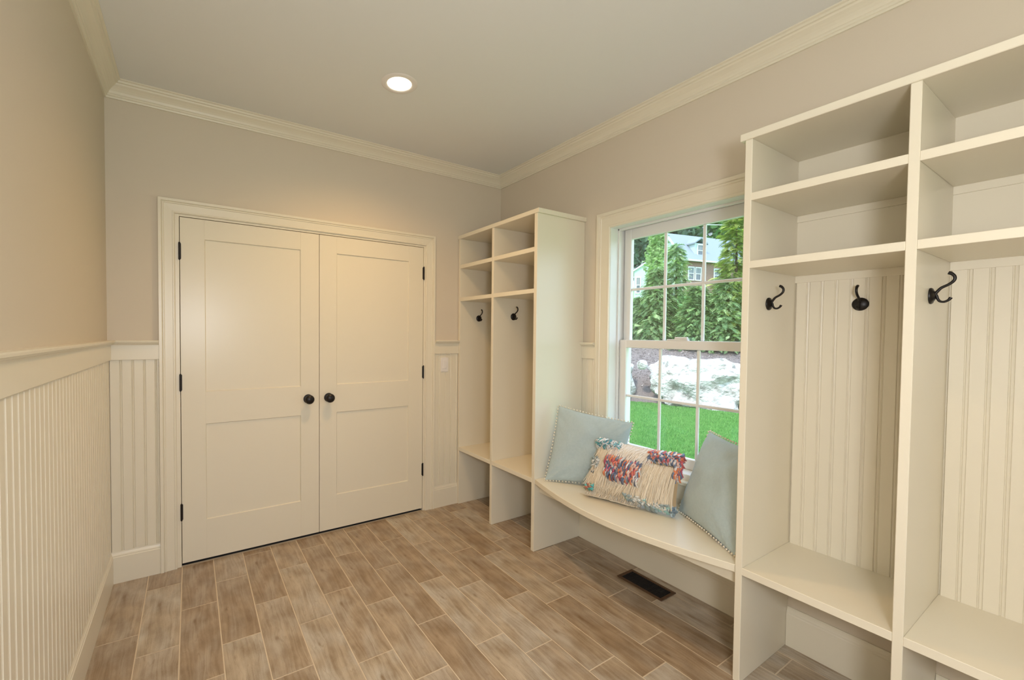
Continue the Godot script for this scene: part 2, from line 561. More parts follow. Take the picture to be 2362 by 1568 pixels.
func casing(_n: String, cs: PackedVector2Array) -> void:
	var up1 := Vector2(-1, 0)
	# closet doors: inner edges x -2.3426 and -0.7241, head 2.058; profile x runs outwards across the casing, y out of the wall
	var o := thing("trim_5", V(-1.53, 0, 0), "white moulded casing framing the double doors", "door casing", "", "structure")
	var b := MB.new()
	b.extrude(cs, V(-2.3426, 0, 0), Vector3.LEFT, Vector3.BACK, Vector3.UP, 2.058, Vector2.ZERO, up1)
	part("side_casing", b, M.trim, o)
	b = MB.new()
	b.extrude(cs, V(-0.7241, 0, 0), Vector3.RIGHT, Vector3.BACK, Vector3.UP, 2.058, Vector2.ZERO, up1)
	part("side_casing", b, M.trim, o)
	b = MB.new()
	b.extrude(cs, V(-2.3426, 2.058, 0), Vector3.UP, Vector3.BACK, Vector3.RIGHT, 2.3426 - 0.7241, up1, up1)
	part("head_casing", b, M.trim, o)
	part("jamb", boxes([[V(-2.3426, 0, -0.1), V(-2.3215, 2.058, 0.002)], [V(-0.7395, 0, -0.1), V(-0.7241, 2.058, 0.002)], [V(-2.3215, 2.0455, -0.1), V(-0.7395, 2.058, 0.002)]], 0.001), M.trim, o)
	# window casing
	var ws := PackedVector2Array()
	for p in cs: ws.append(Vector2(p.x * 0.098 / 0.079, p.y))
	var w := thing("trim_6", V(0, 0.6, 1.545), "white moulded casing framing the garden window", "window casing", "", "structure")
	for s in [[1.146, Vector3.FORWARD], [1.944, Vector3.BACK]]:
		b = MB.new()
		b.extrude(ws, V(0, 0.60, s[0]), s[1], Vector3.LEFT, Vector3.UP, 1.463, Vector2.ZERO, up1)
		part("side_casing", b, M.trim, w)
	b = MB.new()
	b.extrude(ws, V(0, 2.063, 1.146), Vector3.UP, Vector3.LEFT, Vector3.BACK, 0.798, up1, up1)
	part("head_casing", b, M.trim, w)
	part("stool", boxes([[V(-0.045, 0.578, 1.02), V(0.0, 0.60, 2.07)]], 0.004), M.trim, w)
	part("apron", boxes([[V(-0.016, 0.49, 1.046), V(0, 0.578, 2.044)]], 0.002), M.trim, w)

# a run of beadboard: every strip a flat face and a round bead between two grooves
func bead_strip(b: MB, o: Vector3, out: Vector3, along: Vector3, pitch: float, width: float, y0: float, y1: float) -> void:
	var bead := 0.0085
	var f := 0.008
	var full := width > pitch * 0.8
	var fl := minf(width, pitch - bead - 0.002)
	var pr := PackedVector2Array([Vector2(0, 0), Vector2(0, f - 0.002), Vector2(0.0015, f), Vector2(fl - 0.0015, f)])
	if full:
		pr.append_array([Vector2(fl, f - 0.0035), Vector2(fl + 0.0015, f - 0.0035), Vector2(fl + 0.003, f - 0.001), Vector2(fl + 0.005, f), Vector2(fl + 0.007, f - 0.001), Vector2(pitch - 0.0005, f - 0.0035), Vector2(pitch, f - 0.0035), Vector2(pitch, 0)])
	else:
		pr.append_array([Vector2(fl, f - 0.002), Vector2(fl, 0)])
	b.extrude(pr, V(o.x, y0, o.z), along, out, Vector3.UP, y1 - y0)

func beads(parent: Node, o: Vector3, out: Vector3, along: Vector3, pitch: float, start: float, stop: float, y0: float, y1: float) -> void:
	var s := start
	while s < stop - 0.004:
		var b := MB.new()
		bead_strip(b, o + along * s, out, along, pitch, minf(pitch, stop - s), y0, y1)
		part("beadboard_strip", b, M.trim, parent)
		s += pitch

func wainscot() -> void:
	var cap := P2([0, 1.305, 0.021, 1.305, 0.023, 1.309, 0.031, 1.313, 0.033, 1.318, 0.040, 1.320, 0.041, 1.327, 0.038, RAIL, 0, RAIL])
	var fr := P2([0, 1.224, 0.017, 1.224, 0.018, 1.2255, 0.018, 1.305, 0, 1.305])
	var m := Vector2(1, 0)
	# rails
	var b := MB.new()
	for q in [cap, fr]:
		b.extrude(q, V(-W, 0, 0), Vector3.BACK, Vector3.UP, Vector3.RIGHT, W - 2.4216, m, Vector2.ZERO)
		b.extrude(q, V(-0.6451, 0, 0), Vector3.BACK, Vector3.UP, Vector3.RIGHT, 0.6451 - DEPTH - 0.001)
	structure("trim_7", b, M.trim, "white chair rail interrupted by the double doors", "chair rail")
	b = MB.new()
	for q in [cap, fr]:
		b.extrude(q, V(-W, 0, 0), Vector3.RIGHT, Vector3.UP, Vector3.BACK, L, m, Vector2.ZERO)
	structure("trim_8", b, M.trim, "long white chair rail on top of the beadboard wainscot", "chair rail")
	b = MB.new()
	for s in [[0.935, 1.048], [2.043, 2.113], [3.045, L]]:
		for q in [cap, fr]:
			b.extrude(q, V(0, 0, s[0]), Vector3.LEFT, Vector3.UP, Vector3.BACK, s[1] - s[0])
	structure("trim_9", b, M.trim, "short white chair rail between locker and window casing", "chair rail")
	# beadboard: parts of the walls
	var wl := get_node("wall_left")
	beads(wl, V(-W, 0, 0), Vector3.RIGHT, Vector3.BACK, 0.0453, 0.004, 3.6, BASE, 1.224)
	b = MB.new()
	b.box(V(-W, BASE, 3.6), V(-W + 0.008, 1.224, L))
	part("wainscot_panel", b, M.trim, wl)
	var wb := get_node("wall_back")
	beads(wb, V(-W + 0.0095, 0, 0), Vector3.BACK, Vector3.RIGHT, 0.0525, 0.0, 0.219, BASE, 1.224)
	beads(wb, V(-0.6451, 0, 0), Vector3.BACK, Vector3.RIGHT, 0.0525, 0.0, 0.6451 - DEPTH - 0.001, BASE, 1.224)
	var wr := get_node("wall_right")
	beads(wr, V(0, 0, 0.935), Vector3.LEFT, Vector3.BACK, 0.0477, 0.0, 0.113, BASE, 1.224)
	beads(wr, V(0, 0, 2.043), Vector3.LEFT, Vector3.BACK, 0.0477, 0.0, 0.07, BASE, 1.224)
	b = MB.new()
	b.box(V(-0.008, BASE, 1.048), V(0, 0.49, 2.043))
	b.box(V(-0.008, BASE, 3.045), V(0, 1.224, L))
	part("wainscot_panel", b, M.trim, wr)

func doors() -> void:
	door("door_1", -2.3185, -1.5305, -2.195, -1.650, -1, "white two-panel closet door on the side nearer the long wainscot wall")
	door("door_2", -1.5275, -0.7425, -1.411, -0.864, 1, "white two-panel closet door on the side nearer the light switch")

func door(called: String, x0: float, x1: float, p0: float, p1: float, side: int, label: String) -> void:
	var d := thing(called, V((x0 + x1) * 0.5, 0.012, 0), label, "door", "", "structure")
	var y0 := 0.019
	var y1 := 2.042
	var back := -0.036
	for s in [[x0, p0], [p1, x1]]:
		part("stile", boxes([[V(s[0], y0, back), V(s[1], y1, 0)]], 0.0008), M.door_paint, d)
	for s in [[y0, 0.255], [0.832, 1.025], [1.927, y1]]:
		part("rail", boxes([[V(p0, s[0], back), V(p1, s[1], -0.00005)]], 0.0004), M.door_paint, d)
	for s in [[0.255, 0.832], [1.025, 1.927]]:
		var b := MB.new()
		b.box(V(p0 - 0.005, s[0] - 0.005, back + 0.01), V(p1 + 0.005, s[1] + 0.005, -0.0075), 0.0)
		# small sticking slope round the sunk panel
		var c := [V(p0, s[0], -0.0005), V(p1, s[0], -0.0005), V(p1, s[1], -0.0005), V(p0, s[1], -0.0005)]
		var e := 0.0035
		var q := [V(p0 + e, s[0] + e, -0.0075), V(p1 - e, s[0] + e, -0.0075), V(p1 - e, s[1] - e, -0.0075), V(p0 + e, s[1] - e, -0.0075)]
		for i in 4: b.flat(c[i], c[(i + 1) % 4], q[(i + 1) % 4], q[i], Vector3.BACK)
		part("panel", b, M.door_paint, d)
	# knob on the meeting stile
	var kx := -1.603 if side < 0 else -1.467
	var b2 := MB.new()
	var prof := PackedVector2Array([Vector2(0.011, 0.0), Vector2(0.011, 0.022), Vector2(0.014, 0.027)])
	for i in 13:
		var a := -0.95 + (PI * 0.5 + 0.95) * i / 12.0
		prof.append(Vector2(maxf(0.0, cos(a) * 0.0305), 0.046 + sin(a) * 0.021))
	b2.lathe(prof, V(kx, 0.939, 0), Vector3.BACK, 28)
	var k := part("knob", b2, M.black_metal, d, "round black door knob")
	b2 = MB.new()
	b2.lathe(P2([0.0305, 0.0, 0.0305, 0.004, 0.028, 0.008, 0.0, 0.009]), V(kx, 0.939, 0), Vector3.BACK, 28)
	part("rose", b2, M.black_metal, k)
	# hinges: knuckle barrels with ball tips on the joint to the jamb
	var hx := -2.3205 if side < 0 else -0.7405
	for y in [0.325, 1.085, 1.846]:
		var h := MB.new()
		h.lathe(P2([0.0, -0.052, 0.003, -0.051, 0.0055, -0.047, 0.0055, 0.047, 0.003, 0.051, 0.0, 0.052]), V(hx, y, 0.006), Vector3.UP, 12)
		h.box(V(hx - 0.008, y - 0.045, -0.002), V(hx + 0.008, y + 0.045, 0.0015), 0.0005)
		part("hinge", h, M.black_metal, d, "black door hinge")

# ---------------------------------------------------------------- the garden window
func bars(b: MB, x0: float, x1: float, zs: Array, ys: Array, z0: float, z1: float, y0: float, y1: float, w: float) -> void:
	for z in zs: b.box(V(x0, y0, z - w * 0.5), V(x1, y1, z + w * 0.5), 0.003)
	for y in ys: b.box(V(x0, y - w * 0.5, z0), V(x1, y + w * 0.5, z1), 0.003)

func sash(o: Node3D, x: float, y0: float, y1: float, g0: float, g1: float, deep: float) -> void:
	var z0 := 1.155
	var z1 := 1.935
	var gz0 := 1.204
	var gz1 := 1.886
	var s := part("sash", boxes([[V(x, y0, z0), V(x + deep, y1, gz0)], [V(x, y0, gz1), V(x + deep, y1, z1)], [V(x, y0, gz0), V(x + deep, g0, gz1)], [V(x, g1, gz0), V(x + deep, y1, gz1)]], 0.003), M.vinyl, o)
	var step := (gz1 - gz0) / 3.0
	var ym := (g0 + g1) * 0.5
	var gx := x + deep * 0.5
	for i in 2:
		var b := MB.new()
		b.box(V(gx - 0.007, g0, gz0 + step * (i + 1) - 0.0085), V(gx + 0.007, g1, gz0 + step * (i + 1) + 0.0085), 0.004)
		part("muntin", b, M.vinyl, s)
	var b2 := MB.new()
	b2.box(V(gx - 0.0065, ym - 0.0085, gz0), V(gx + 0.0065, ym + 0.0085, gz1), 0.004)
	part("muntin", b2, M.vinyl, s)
	for i in 3:
		for j in 2:
			var p := MB.new()
			var a := V(gx, g0 if j == 0 else ym, gz0 + step * i)
			var c := V(gx, ym if j == 0 else g1, gz0 + step * (i + 1))
			p.quad(a, V(gx, a.y, c.z), c, V(gx, c.y, a.z), Vector3.LEFT)
			part("pane", p, M.glass, s)

func window() -> void:
	var o := thing("window_1", V(0.1, 0.6, 1.545), "white double-hung garden window with divided panes above the bench", "window", "", "structure")
	# lit jambs, head and sill
	part("lit_jamb", boxes([[V(-0.001, 0.60, 1.132), V(0.175, 2.075, 1.148)], [V(-0.001, 0.60, 1.942), V(0.175, 2.075, 1.958)], [V(-0.001, 2.061, 1.132), V(0.175, 2.077, 1.958)]], 0.001), M.vinyl, o)  # painted jambs given vinyl white: window light put into their colour
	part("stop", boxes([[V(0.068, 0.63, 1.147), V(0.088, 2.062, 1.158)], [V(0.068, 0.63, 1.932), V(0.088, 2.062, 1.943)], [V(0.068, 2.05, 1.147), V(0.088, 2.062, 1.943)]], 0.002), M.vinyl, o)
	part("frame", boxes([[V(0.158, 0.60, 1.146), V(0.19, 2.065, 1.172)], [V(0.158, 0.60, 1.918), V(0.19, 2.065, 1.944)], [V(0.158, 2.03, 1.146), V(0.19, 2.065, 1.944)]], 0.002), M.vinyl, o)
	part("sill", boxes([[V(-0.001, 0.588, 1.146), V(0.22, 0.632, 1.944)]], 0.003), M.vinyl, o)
	sash(o, 0.126, 1.305, 2.0615, 1.352, 1.995, 0.03)
	sash(o, 0.090, 0.632, 1.352, 0.690, 1.302, 0.034)
	var b := MB.new()
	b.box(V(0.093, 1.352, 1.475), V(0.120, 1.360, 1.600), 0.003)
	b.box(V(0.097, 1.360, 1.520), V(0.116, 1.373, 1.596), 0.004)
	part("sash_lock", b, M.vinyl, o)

func added_rear_window() -> void:  # window added out of view to let in fill daylight
	var o := thing("window_2", V(-1.99, 0.80, L + 0.08), "unseen white window added on the wall behind the viewer for fill light", "window", "", "structure")
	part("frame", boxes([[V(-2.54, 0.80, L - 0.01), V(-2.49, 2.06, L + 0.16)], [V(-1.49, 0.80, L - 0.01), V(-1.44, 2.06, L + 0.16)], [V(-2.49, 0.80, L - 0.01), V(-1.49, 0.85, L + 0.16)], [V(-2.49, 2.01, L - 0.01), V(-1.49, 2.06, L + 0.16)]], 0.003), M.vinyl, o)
	var b := MB.new()
	b.quad(V(-2.49, 0.85, L + 0.08), V(-1.49, 0.85, L + 0.08), V(-1.49, 2.01, L + 0.08), V(-2.49, 2.01, L + 0.08), Vector3.FORWARD)
	part("pane", b, M.glass, o)

# ---------------------------------------------------------------- lockers
const SEAT0 := 0.436
const SEAT1 := 0.465

func locker(at_z: Array, label: String, over0: float, over1: float) -> Node3D:
	var zc: float = (at_z[0][0] + at_z[-1][1]) * 0.5
	var o := thing("locker", V(-DEPTH * 0.5, 0, zc), label, "locker", "open lockers along the window wall")
	for i in at_z.size():
		var s: Array = at_z[i]
		part("side_panel" if i != 1 else "divider", boxes([[V(-DEPTH, 0, s[0]), V(-0.001, 2.142, s[1])]], 0.0016), M.trim, o)
	part("top_board", boxes([[V(-DEPTH - 0.004, 2.142, at_z[0][0] - over0), V(-0.001, 2.170, at_z[-1][1] + over1)]], 0.002), M.trim, o)
	for i in at_z.size() - 1:
		var a: float = at_z[i][1]
		var c: float = at_z[i + 1][0]
		for y in [[1.905, 1.934], [1.644, 1.672]]:
			part("shelf", boxes([[V(-DEPTH, y[0], a), V(-0.001, y[1], c)]], 0.0012), M.trim, o)
		part("seat", boxes([[V(-DEPTH, SEAT0, a), V(-0.001, SEAT1, c)]], 0.0012), M.trim, o)
		var bp := part("back_panel", boxes([[V(-0.012, 1.934, a), V(-0.001, 2.142, c)], [V(-0.007, 1.672, a), V(-0.001, 1.905, c)], [V(-0.004, SEAT1, a), V(-0.001, 1.644, c)]], 0.0), M.trim, o)
		part("back_rail", boxes([[V(-0.017, 1.614, a), V(-0.004, 1.644, c)]], 0.001), M.trim, o)
		part("back_rail", boxes([[V(-0.014, 1.877, a), V(-0.004, 1.905, c)]], 0.001), M.trim, o)
		beads(bp, V(-0.004, 0, a), Vector3.LEFT, Vector3.BACK, 0.0477, 0.004, c - a, SEAT1, 1.614)
	return o

# double-prong hook: round backplate, tall upper prong, short lower prong; out = away from the board
func hook(parent: Node3D, at: Vector3, out: Vector3) -> void:
	var b := MB.new()
	b.lathe(P2([0.0255, 0.0, 0.0260, 0.003, 0.0240, 0.006, 0.0185, 0.008, 0.012, 0.012, 0.0, 0.013]), at, out, 24)
	var h := part("coat_hook", b, M.black_metal, parent, "black double-prong coat hook")
	var up := []
	for q in [[0.010, 0.004], [0.015, 0.012], [0.024, 0.024], [0.040, 0.034], [0.050, 0.045], [0.051, 0.057], [0.045, 0.066], [0.038, 0.070]]: up.append(at + out * q[0] + Vector3.UP * q[1])
	var dn := []
	for q in [[0.012, 0.006], [0.015, -0.002], [0.017, -0.010], [0.022, -0.018], [0.031, -0.020], [0.040, -0.015], [0.045, -0.007]]: dn.append(at + out * q[0] + Vector3.UP * q[1])
	for q in [[up, 0.0042], [dn, 0.0036]]:
		var c := Curve3D.new()
		var pts: Array = q[0]
		for i in pts.size():
			var tn: Vector3 = (pts[mini(i + 1, pts.size() - 1)] - pts[maxi(i - 1, 0)]) / 6.0
			c.add_point(pts[i], -tn, tn)
		c.bake_interval = 0.004
		var baked := c.get_baked_points()
		var rad := PackedFloat32Array()
		for i in baked.size(): rad.append(q[1] * (1.0 + 0.25 * smoothstep(0.75, 1.0, float(i) / (baked.size() - 1))))
		var t := MB.new()
		t.tube(baked, rad, 8)
		part("prong", t, M.black_metal, h)

func lockers() -> void:
	var far := [[0.008, 0.034], [0.457, 0.482], [0.906, 0.934]]
	var near := [[2.114, 2.139], [2.566, 2.591], [3.018, 3.043]]
	var a := locker(far, "tall white two-bay locker in the corner by the double doors", 0.006, 0.015)
	for k in [0, 1]: hook(a, V(-0.243, 1.511, far[k][1]), Vector3.BACK)
	var b := locker(near, "tall white two-bay locker beside the bench with hooks on beadboard backs", 0.018, 0.018)
	for k in [0, 1]:
		hook(b, V(-0.262, 1.513, near[k][1]), Vector3.BACK)
		hook(b, V(-0.012, 1.511, 2.357 + 0.452 * k), Vector3.LEFT)

func bench() -> void:
	var o := thing("bench", V(-0.23, 0.37, 1.524), "white window bench with a bowed front edge between the two lockers", "bench")
	var z0 := 0.9345
	var z1 := 2.1135
	var b := MB.new()
	var n := 28
	var front := []
	for i in n + 1:
		var f := float(i) / n
		front.append(Vector2(-DEPTH + 0.004 - 0.112 * sin(PI * f), lerpf(z0, z1, f)))
	for i in n:
		var p: Vector2 = front[i]
		var q: Vector2 = front[i + 1]
		var nn := V(-(q.y - p.y), 0, q.x - p.x).normalized()
		var e := nn * -0.002
		b.quad(V(p.x, SEAT1, p.y) + e, V(q.x, SEAT1, q.y) + e, V(-0.018, SEAT1, q.y), V(-0.018, SEAT1, p.y), Vector3.UP)
		b.quad(V(p.x, SEAT0, p.y), V(q.x, SEAT0, q.y), V(-0.018, SEAT0, q.y), V(-0.018, SEAT0, p.y), Vector3.DOWN)
		b.quad(V(p.x, SEAT0, p.y), V(q.x, SEAT0, q.y), V(q.x, SEAT1 - 0.002, q.y), V(p.x, SEAT1 - 0.002, p.y), nn)
		b.quad(V(p.x, SEAT1 - 0.002, p.y), V(q.x, SEAT1 - 0.002, q.y), V(q.x, SEAT1, q.y) + e, V(p.x, SEAT1, p.y) + e, (nn + Vector3.UP).normalized())
	b.quad(V(-0.018, SEAT0, z0), V(-0.018, SEAT0, z1), V(-0.018, SEAT1, z1), V(-0.018, SEAT1, z0), Vector3.RIGHT)
	b.quad(V(-DEPTH, SEAT0, z0), V(-0.018, SEAT0, z0), V(-0.018, SEAT1, z0), V(-DEPTH, SEAT1, z0), Vector3.FORWARD)
	b.quad(V(-DEPTH, SEAT0, z1), V(-0.018, SEAT0, z1), V(-0.018, SEAT1, z1), V(-DEPTH, SEAT1, z1), Vector3.BACK)
	part("seat", b, M.trim, o)
	part("apron", boxes([[V(-0.384, 0.372, z0), V(-0.365, SEAT0, z1)]], 0.0015), M.trim, o)

# ---------------------------------------------------------------- cushions
# a filled cushion between four corners, bulging to both sides; keep() presses it against what it leans on
func pillow(k: Array, thick: float, n: int, sd: int, keep: Callable, front: Vector3) -> Array:
	var wr := FastNoiseLite.new()
	wr.seed = sd; wr.frequency = 1.6; wr.fractal_octaves = 2
	var b := MB.new()
	var edge := []
	var faces := []
	for side in [1.0, -1.0]:
		var g := []
		for i in n + 1:
			var row := []
			for j in n + 1:
				var u := 0.5 - 0.5 * cos(PI * j / n)
				var w := 0.5 - 0.5 * cos(PI * i / n)
				u = lerpf(u, float(j) / n, 0.35)
				w = lerpf(w, float(i) / n, 0.35)
				var pu := 0.5 + (u - 0.5) * (1.0 - 0.05 * 4.0 * w * (1.0 - w))
				var pw := 0.5 + (w - 0.5) * (1.0 - 0.05 * 4.0 * u * (1.0 - u))
				var p: Vector3 = (k[0] as Vector3).lerp(k[1], pu).lerp((k[3] as Vector3).lerp(k[2], pu), pw)
				var fu := 1.0 - pow(absf(2.0 * u - 1.0), 2.6)
				var fw := 1.0 - pow(absf(2.0 * w - 1.0), 2.6)
				var d := thick * pow(maxf(fu * fw, 0.0), 0.55)
				# pulled creases near the corners
				var cx := minf(u, 1.0 - u)
				var cy := minf(w, 1.0 - w)
				var crease := exp(-(cx + cy) * 5.0) * minf(1.0, fu * fw * 6.0)
				d += thick * 0.55 * crease * wr.get_noise_2d((cx - cy) * 6.0 + sd * 3.0 + (7.0 if u > 0.5 else 0.0), (3.0 if w > 0.5 else 0.0) + side)
				d += thick * 0.22 * minf(1.0, fu * fw * 2.0) * wr.get_noise_2d(u * 1.3 + sd, w * 1.3 + side * 4.0)
				row.append(keep.call(p + front * d * side))
			g.append(row)
		faces.append(g)
		b.sheet(g, front * side)
	var f: Array = faces[0]
	for j in n + 1: edge.append(f[0][j])
	for i in range(1, n + 1): edge.append(f[i][n])
	for j in range(n - 1, -1, -1): edge.append(f[n][j])
	for i in range(n - 1, 0, -1): edge.append(f[i][0])
	return [b, edge, f]

func poms(edge: Array, keep: Callable) -> MB:
	var b := MB.new()
	var c := Curve3D.new()
	var mid := Vector3.ZERO
	for p in edge:
		c.add_point(p)
		mid += p / edge.size()
	c.add_point(edge[0])
	var len_all := c.get_baked_length()
	var s := 0.0
	while s < len_all:
		var p := c.sample_baked(s)
		var r := rng.randf_range(0.0044, 0.0056)
		var q: Vector3 = keep.call(p + (p - mid).normalized() * 0.0065)
		b.ball(V(q.x, maxf(q.y, 0.4655 + r), minf(q.z, 2.095 - r) if q.z > 1.9 else maxf(q.z, 0.935 + r)), r, 4, 6)
		s += rng.randf_range(0.0165, 0.0205)
	return b

func cushion(k: Array, thick: float, sd: int, keep: Callable, front: Vector3, label: String) -> void:
	var base: Vector3 = (k[0] + k[1]) * 0.5
	var o := thing("cushion", base, label, "cushion", "pale blue cushions on the window bench")
	var r := pillow(k, thick, 30, sd, keep, front)
	part("cover", r[0], M.blue_linen, o)
	var t := part("pompom_trim", poms(r[1], keep), M.pom, o, "row of tiny cream pompoms along the seam")
	t.set_meta("kind", "stuff")

func cushions() -> void:
	var a := [V(-0.392, 0.474, 0.994), V(-0.112, 0.474, 1.338), V(-0.06, 0.866, 1.373), V(-0.265, 0.925, 0.978)]
	var fa: Vector3 = -((a[1] - a[0] as Vector3).cross(a[3] - a[0])).normalized()
	if fa.dot(V(-2.27, 1.38, 2.96) - a[0]) < 0: fa = -fa
	cushion(a, 0.050, 3, func(p: Vector3) -> Vector3: return V(minf(p.x, 0.07 if p.z > 1.17 and p.z < 1.92 and p.y > 0.64 else -0.026), maxf(p.y, 0.4665), maxf(p.z, 0.938)), fa,
		"pale blue square cushion with pompom edge leaning by the corner locker")
	var b := [V(-0.118, 0.472, 1.694), V(-0.362, 0.472, 2.082), V(-0.236, 0.884, 2.150), V(-0.004, 0.890, 1.782)]
	var fb: Vector3 = ((b[1] - b[0] as Vector3).cross(b[3] - b[0])).normalized()
	if fb.dot(V(-2.27, 1.38, 2.96) - b[0]) < 0: fb = -fb
	cushion(b, 0.055, 8, func(p: Vector3) -> Vector3: return V(minf(p.x, 0.07 if p.z > 1.17 and p.z < 1.92 and p.y > 0.64 else -0.026), maxf(p.y, 0.4665), minf(p.z, 2.093)), fb,
		"pale blue square cushion half hidden behind the hook locker's edge")
	fringed_cushion()

func strand(b: MB, pts: Array, w: float, c: Color, flat_dir: Vector3) -> void:
	b.col = c
	var prev := []
	for i in pts.size():
		var d: Vector3 = (pts[mini(i + 1, pts.size() - 1)] - pts[maxi(i - 1, 0)]).normalized()
		var x := d.cross(flat_dir).normalized() * w
		var ring := [pts[i] + x, pts[i] + flat_dir * w * 0.5, pts[i] - x]
		if prev:
			for s in 2:
				var nn: Vector3 = ((ring[s + 1] - ring[s]) as Vector3).cross(d).normalized()
				if nn.dot(flat_dir) < 0: nn = -nn
				b.quad(prev[s], prev[s + 1], ring[s + 1], ring[s], nn)
		prev = ring

func fringed_cushion() -> void:
	var k := [V(-0.316, 0.480, 1.292), V(-0.204, 0.478, 1.732), V(-0.096, 0.752, 1.708), V(-0.232, 0.758, 1.280)]
	var front: Vector3 = ((k[1] - k[0] as Vector3).cross(k[3] - k[0])).normalized()
	if front.dot(V(-2.27, 1.38, 2.96) - k[0]) < 0: front = -front
	var keep := func(p: Vector3) -> Vector3: return V(p.x, maxf(p.y, 0.4665), p.z)
	var o := thing("cushion", (k[0] + k[1]) * 0.5, "small oblong cushion covered in cream fringe and multicoloured rag tufts", "cushion")
	var r := pillow(k, 0.050, 24, 21, keep, front)
	part("cover", r[0], M.ticking, o)
	var f: Array = r[2]
	var n: int = f.size() - 1
	# point on the front face: a across 0..1, v down 0..1
	var at := func(a: float, v: float) -> Vector3:
		var x := clampf(a, 0.0, 1.0) * n
		var y := clampf(1.0 - v, 0.0, 1.0) * n
		var i := mini(int(y), n - 1)
		var j := mini(int(x), n - 1)
		return (f[i][j] as Vector3).lerp(f[i][j + 1], x - j).lerp((f[i + 1][j] as Vector3).lerp(f[i + 1][j + 1], x - j), y - i)
	var cream := [lin(0.62, 0.46, 0.26), lin(0.72, 0.57, 0.36), lin(0.46, 0.32, 0.17), lin(0.66, 0.51, 0.31)]
	var white := [lin(0.80, 0.70, 0.56), lin(0.72, 0.58, 0.42), lin(0.84, 0.76, 0.64), lin(0.62, 0.46, 0.32)]
	var teal := [lin(0.01, 0.14, 0.17), lin(0.70, 0.74, 0.75), lin(0.02, 0.10, 0.14), lin(0.72, 0.46, 0.33), lin(0.03, 0.24, 0.25), lin(0.66, 0.72, 0.75)]
	var multi := [lin(0.02, 0.025, 0.05), lin(0.05, 0.06, 0.10), lin(0.26, 0.015, 0.03), lin(0.66, 0.07, 0.02), lin(0.70, 0.30, 0.22), lin(0.36, 0.39, 0.45), lin(0.68, 0.66, 0.66), lin(0.03, 0.05, 0.12), lin(0.60, 0.05, 0.03)]
	var bluered := [lin(0.04, 0.09, 0.24), lin(0.70, 0.06, 0.02), lin(0.58, 0.66, 0.76), lin(0.58, 0.18, 0.17), lin(0.02, 0.03, 0.06), lin(0.74, 0.62, 0.60), lin(0.42, 0.03, 0.04), lin(0.03, 0.05, 0.12)]
	var grey := [lin(0.52, 0.56, 0.54), lin(0.62, 0.64, 0.60), lin(0.10, 0.16, 0.18), lin(0.58, 0.60, 0.58), lin(0.12, 0.36, 0.34)]
	var tuft := [lin(0.02, 0.28, 0.30), lin(0.32, 0.05, 0.03), lin(0.10, 0.16, 0.10), lin(0.55, 0.30, 0.12)]
	# rows of fringe and rag loops: name, a0, a1, v top, length (v), slant, colours, count, width, lift
	var rows := [
		["cream_fringe", 0.02, 0.56, 0.62, 0.40, -0.05, cream, 450, 0.0013, 0.034],
		["cream_fringe", 0.00, 0.30, 0.32, 0.46, -0.06, cream, 375, 0.0013, 0.040],
		["cream_fringe", 0.55, 0.96, 0.30, 0.58, -0.05, cream, 630, 0.0013, 0.036],
		["cream_fringe", 0.00, 0.30, 0.16, 0.22, -0.02, cream, 255, 0.0013, 0.026],
		["cream_fringe", 0.30, 0.68, -0.04, 0.34, -0.05, white, 450, 0.0014, 0.030],
		["cream_fringe", 0.00, 0.60, 0.86, 0.30, -0.04, cream, 450, 0.0012, 0.030],
		["rag_loops", 0.48, 0.88, 0.76, 0.24, 0.0, grey, 80, 0.0105, 0.034],
		["rag_loops", 0.92, 1.00, 0.80, 0.22, 0.0, [lin(0.16, 0.26, 0.34), lin(0.05, 0.09, 0.13), lin(0.4, 0.5, 0.55)], 30, 0.0060, 0.026],
		["rag_loops", 0.25, 0.58, 0.26, 0.38, -0.02, multi, 380, 0.0048, 0.046],
		["rag_loops", 0.62, 1.01, -0.06, 0.30, 0.0, bluered, 400, 0.0052, 0.040],
		["rag_loops", 0.92, 1.02, 0.12, 0.32, 0.0, multi, 80, 0.0050, 0.038],
		["rag_loops", -0.02, 0.34, -0.07, 0.26, 0.0, teal, 460, 0.0040, 0.036],
		["rag_loops", -0.02, 0.12, 0.34, 0.18, -0.05, grey, 70, 0.0044, 0.040],
		["rag_loops", -0.03, 0.05, 0.52, 0.14, -0.05, [lin(0.04, 0.05, 0.07), lin(0.7, 0.68, 0.66)], 22, 0.0060, 0.030],
		["rag_loops", -0.05, 0.10, 0.74, 0.24, -0.02, tuft, 70, 0.0085, 0.040],
	]
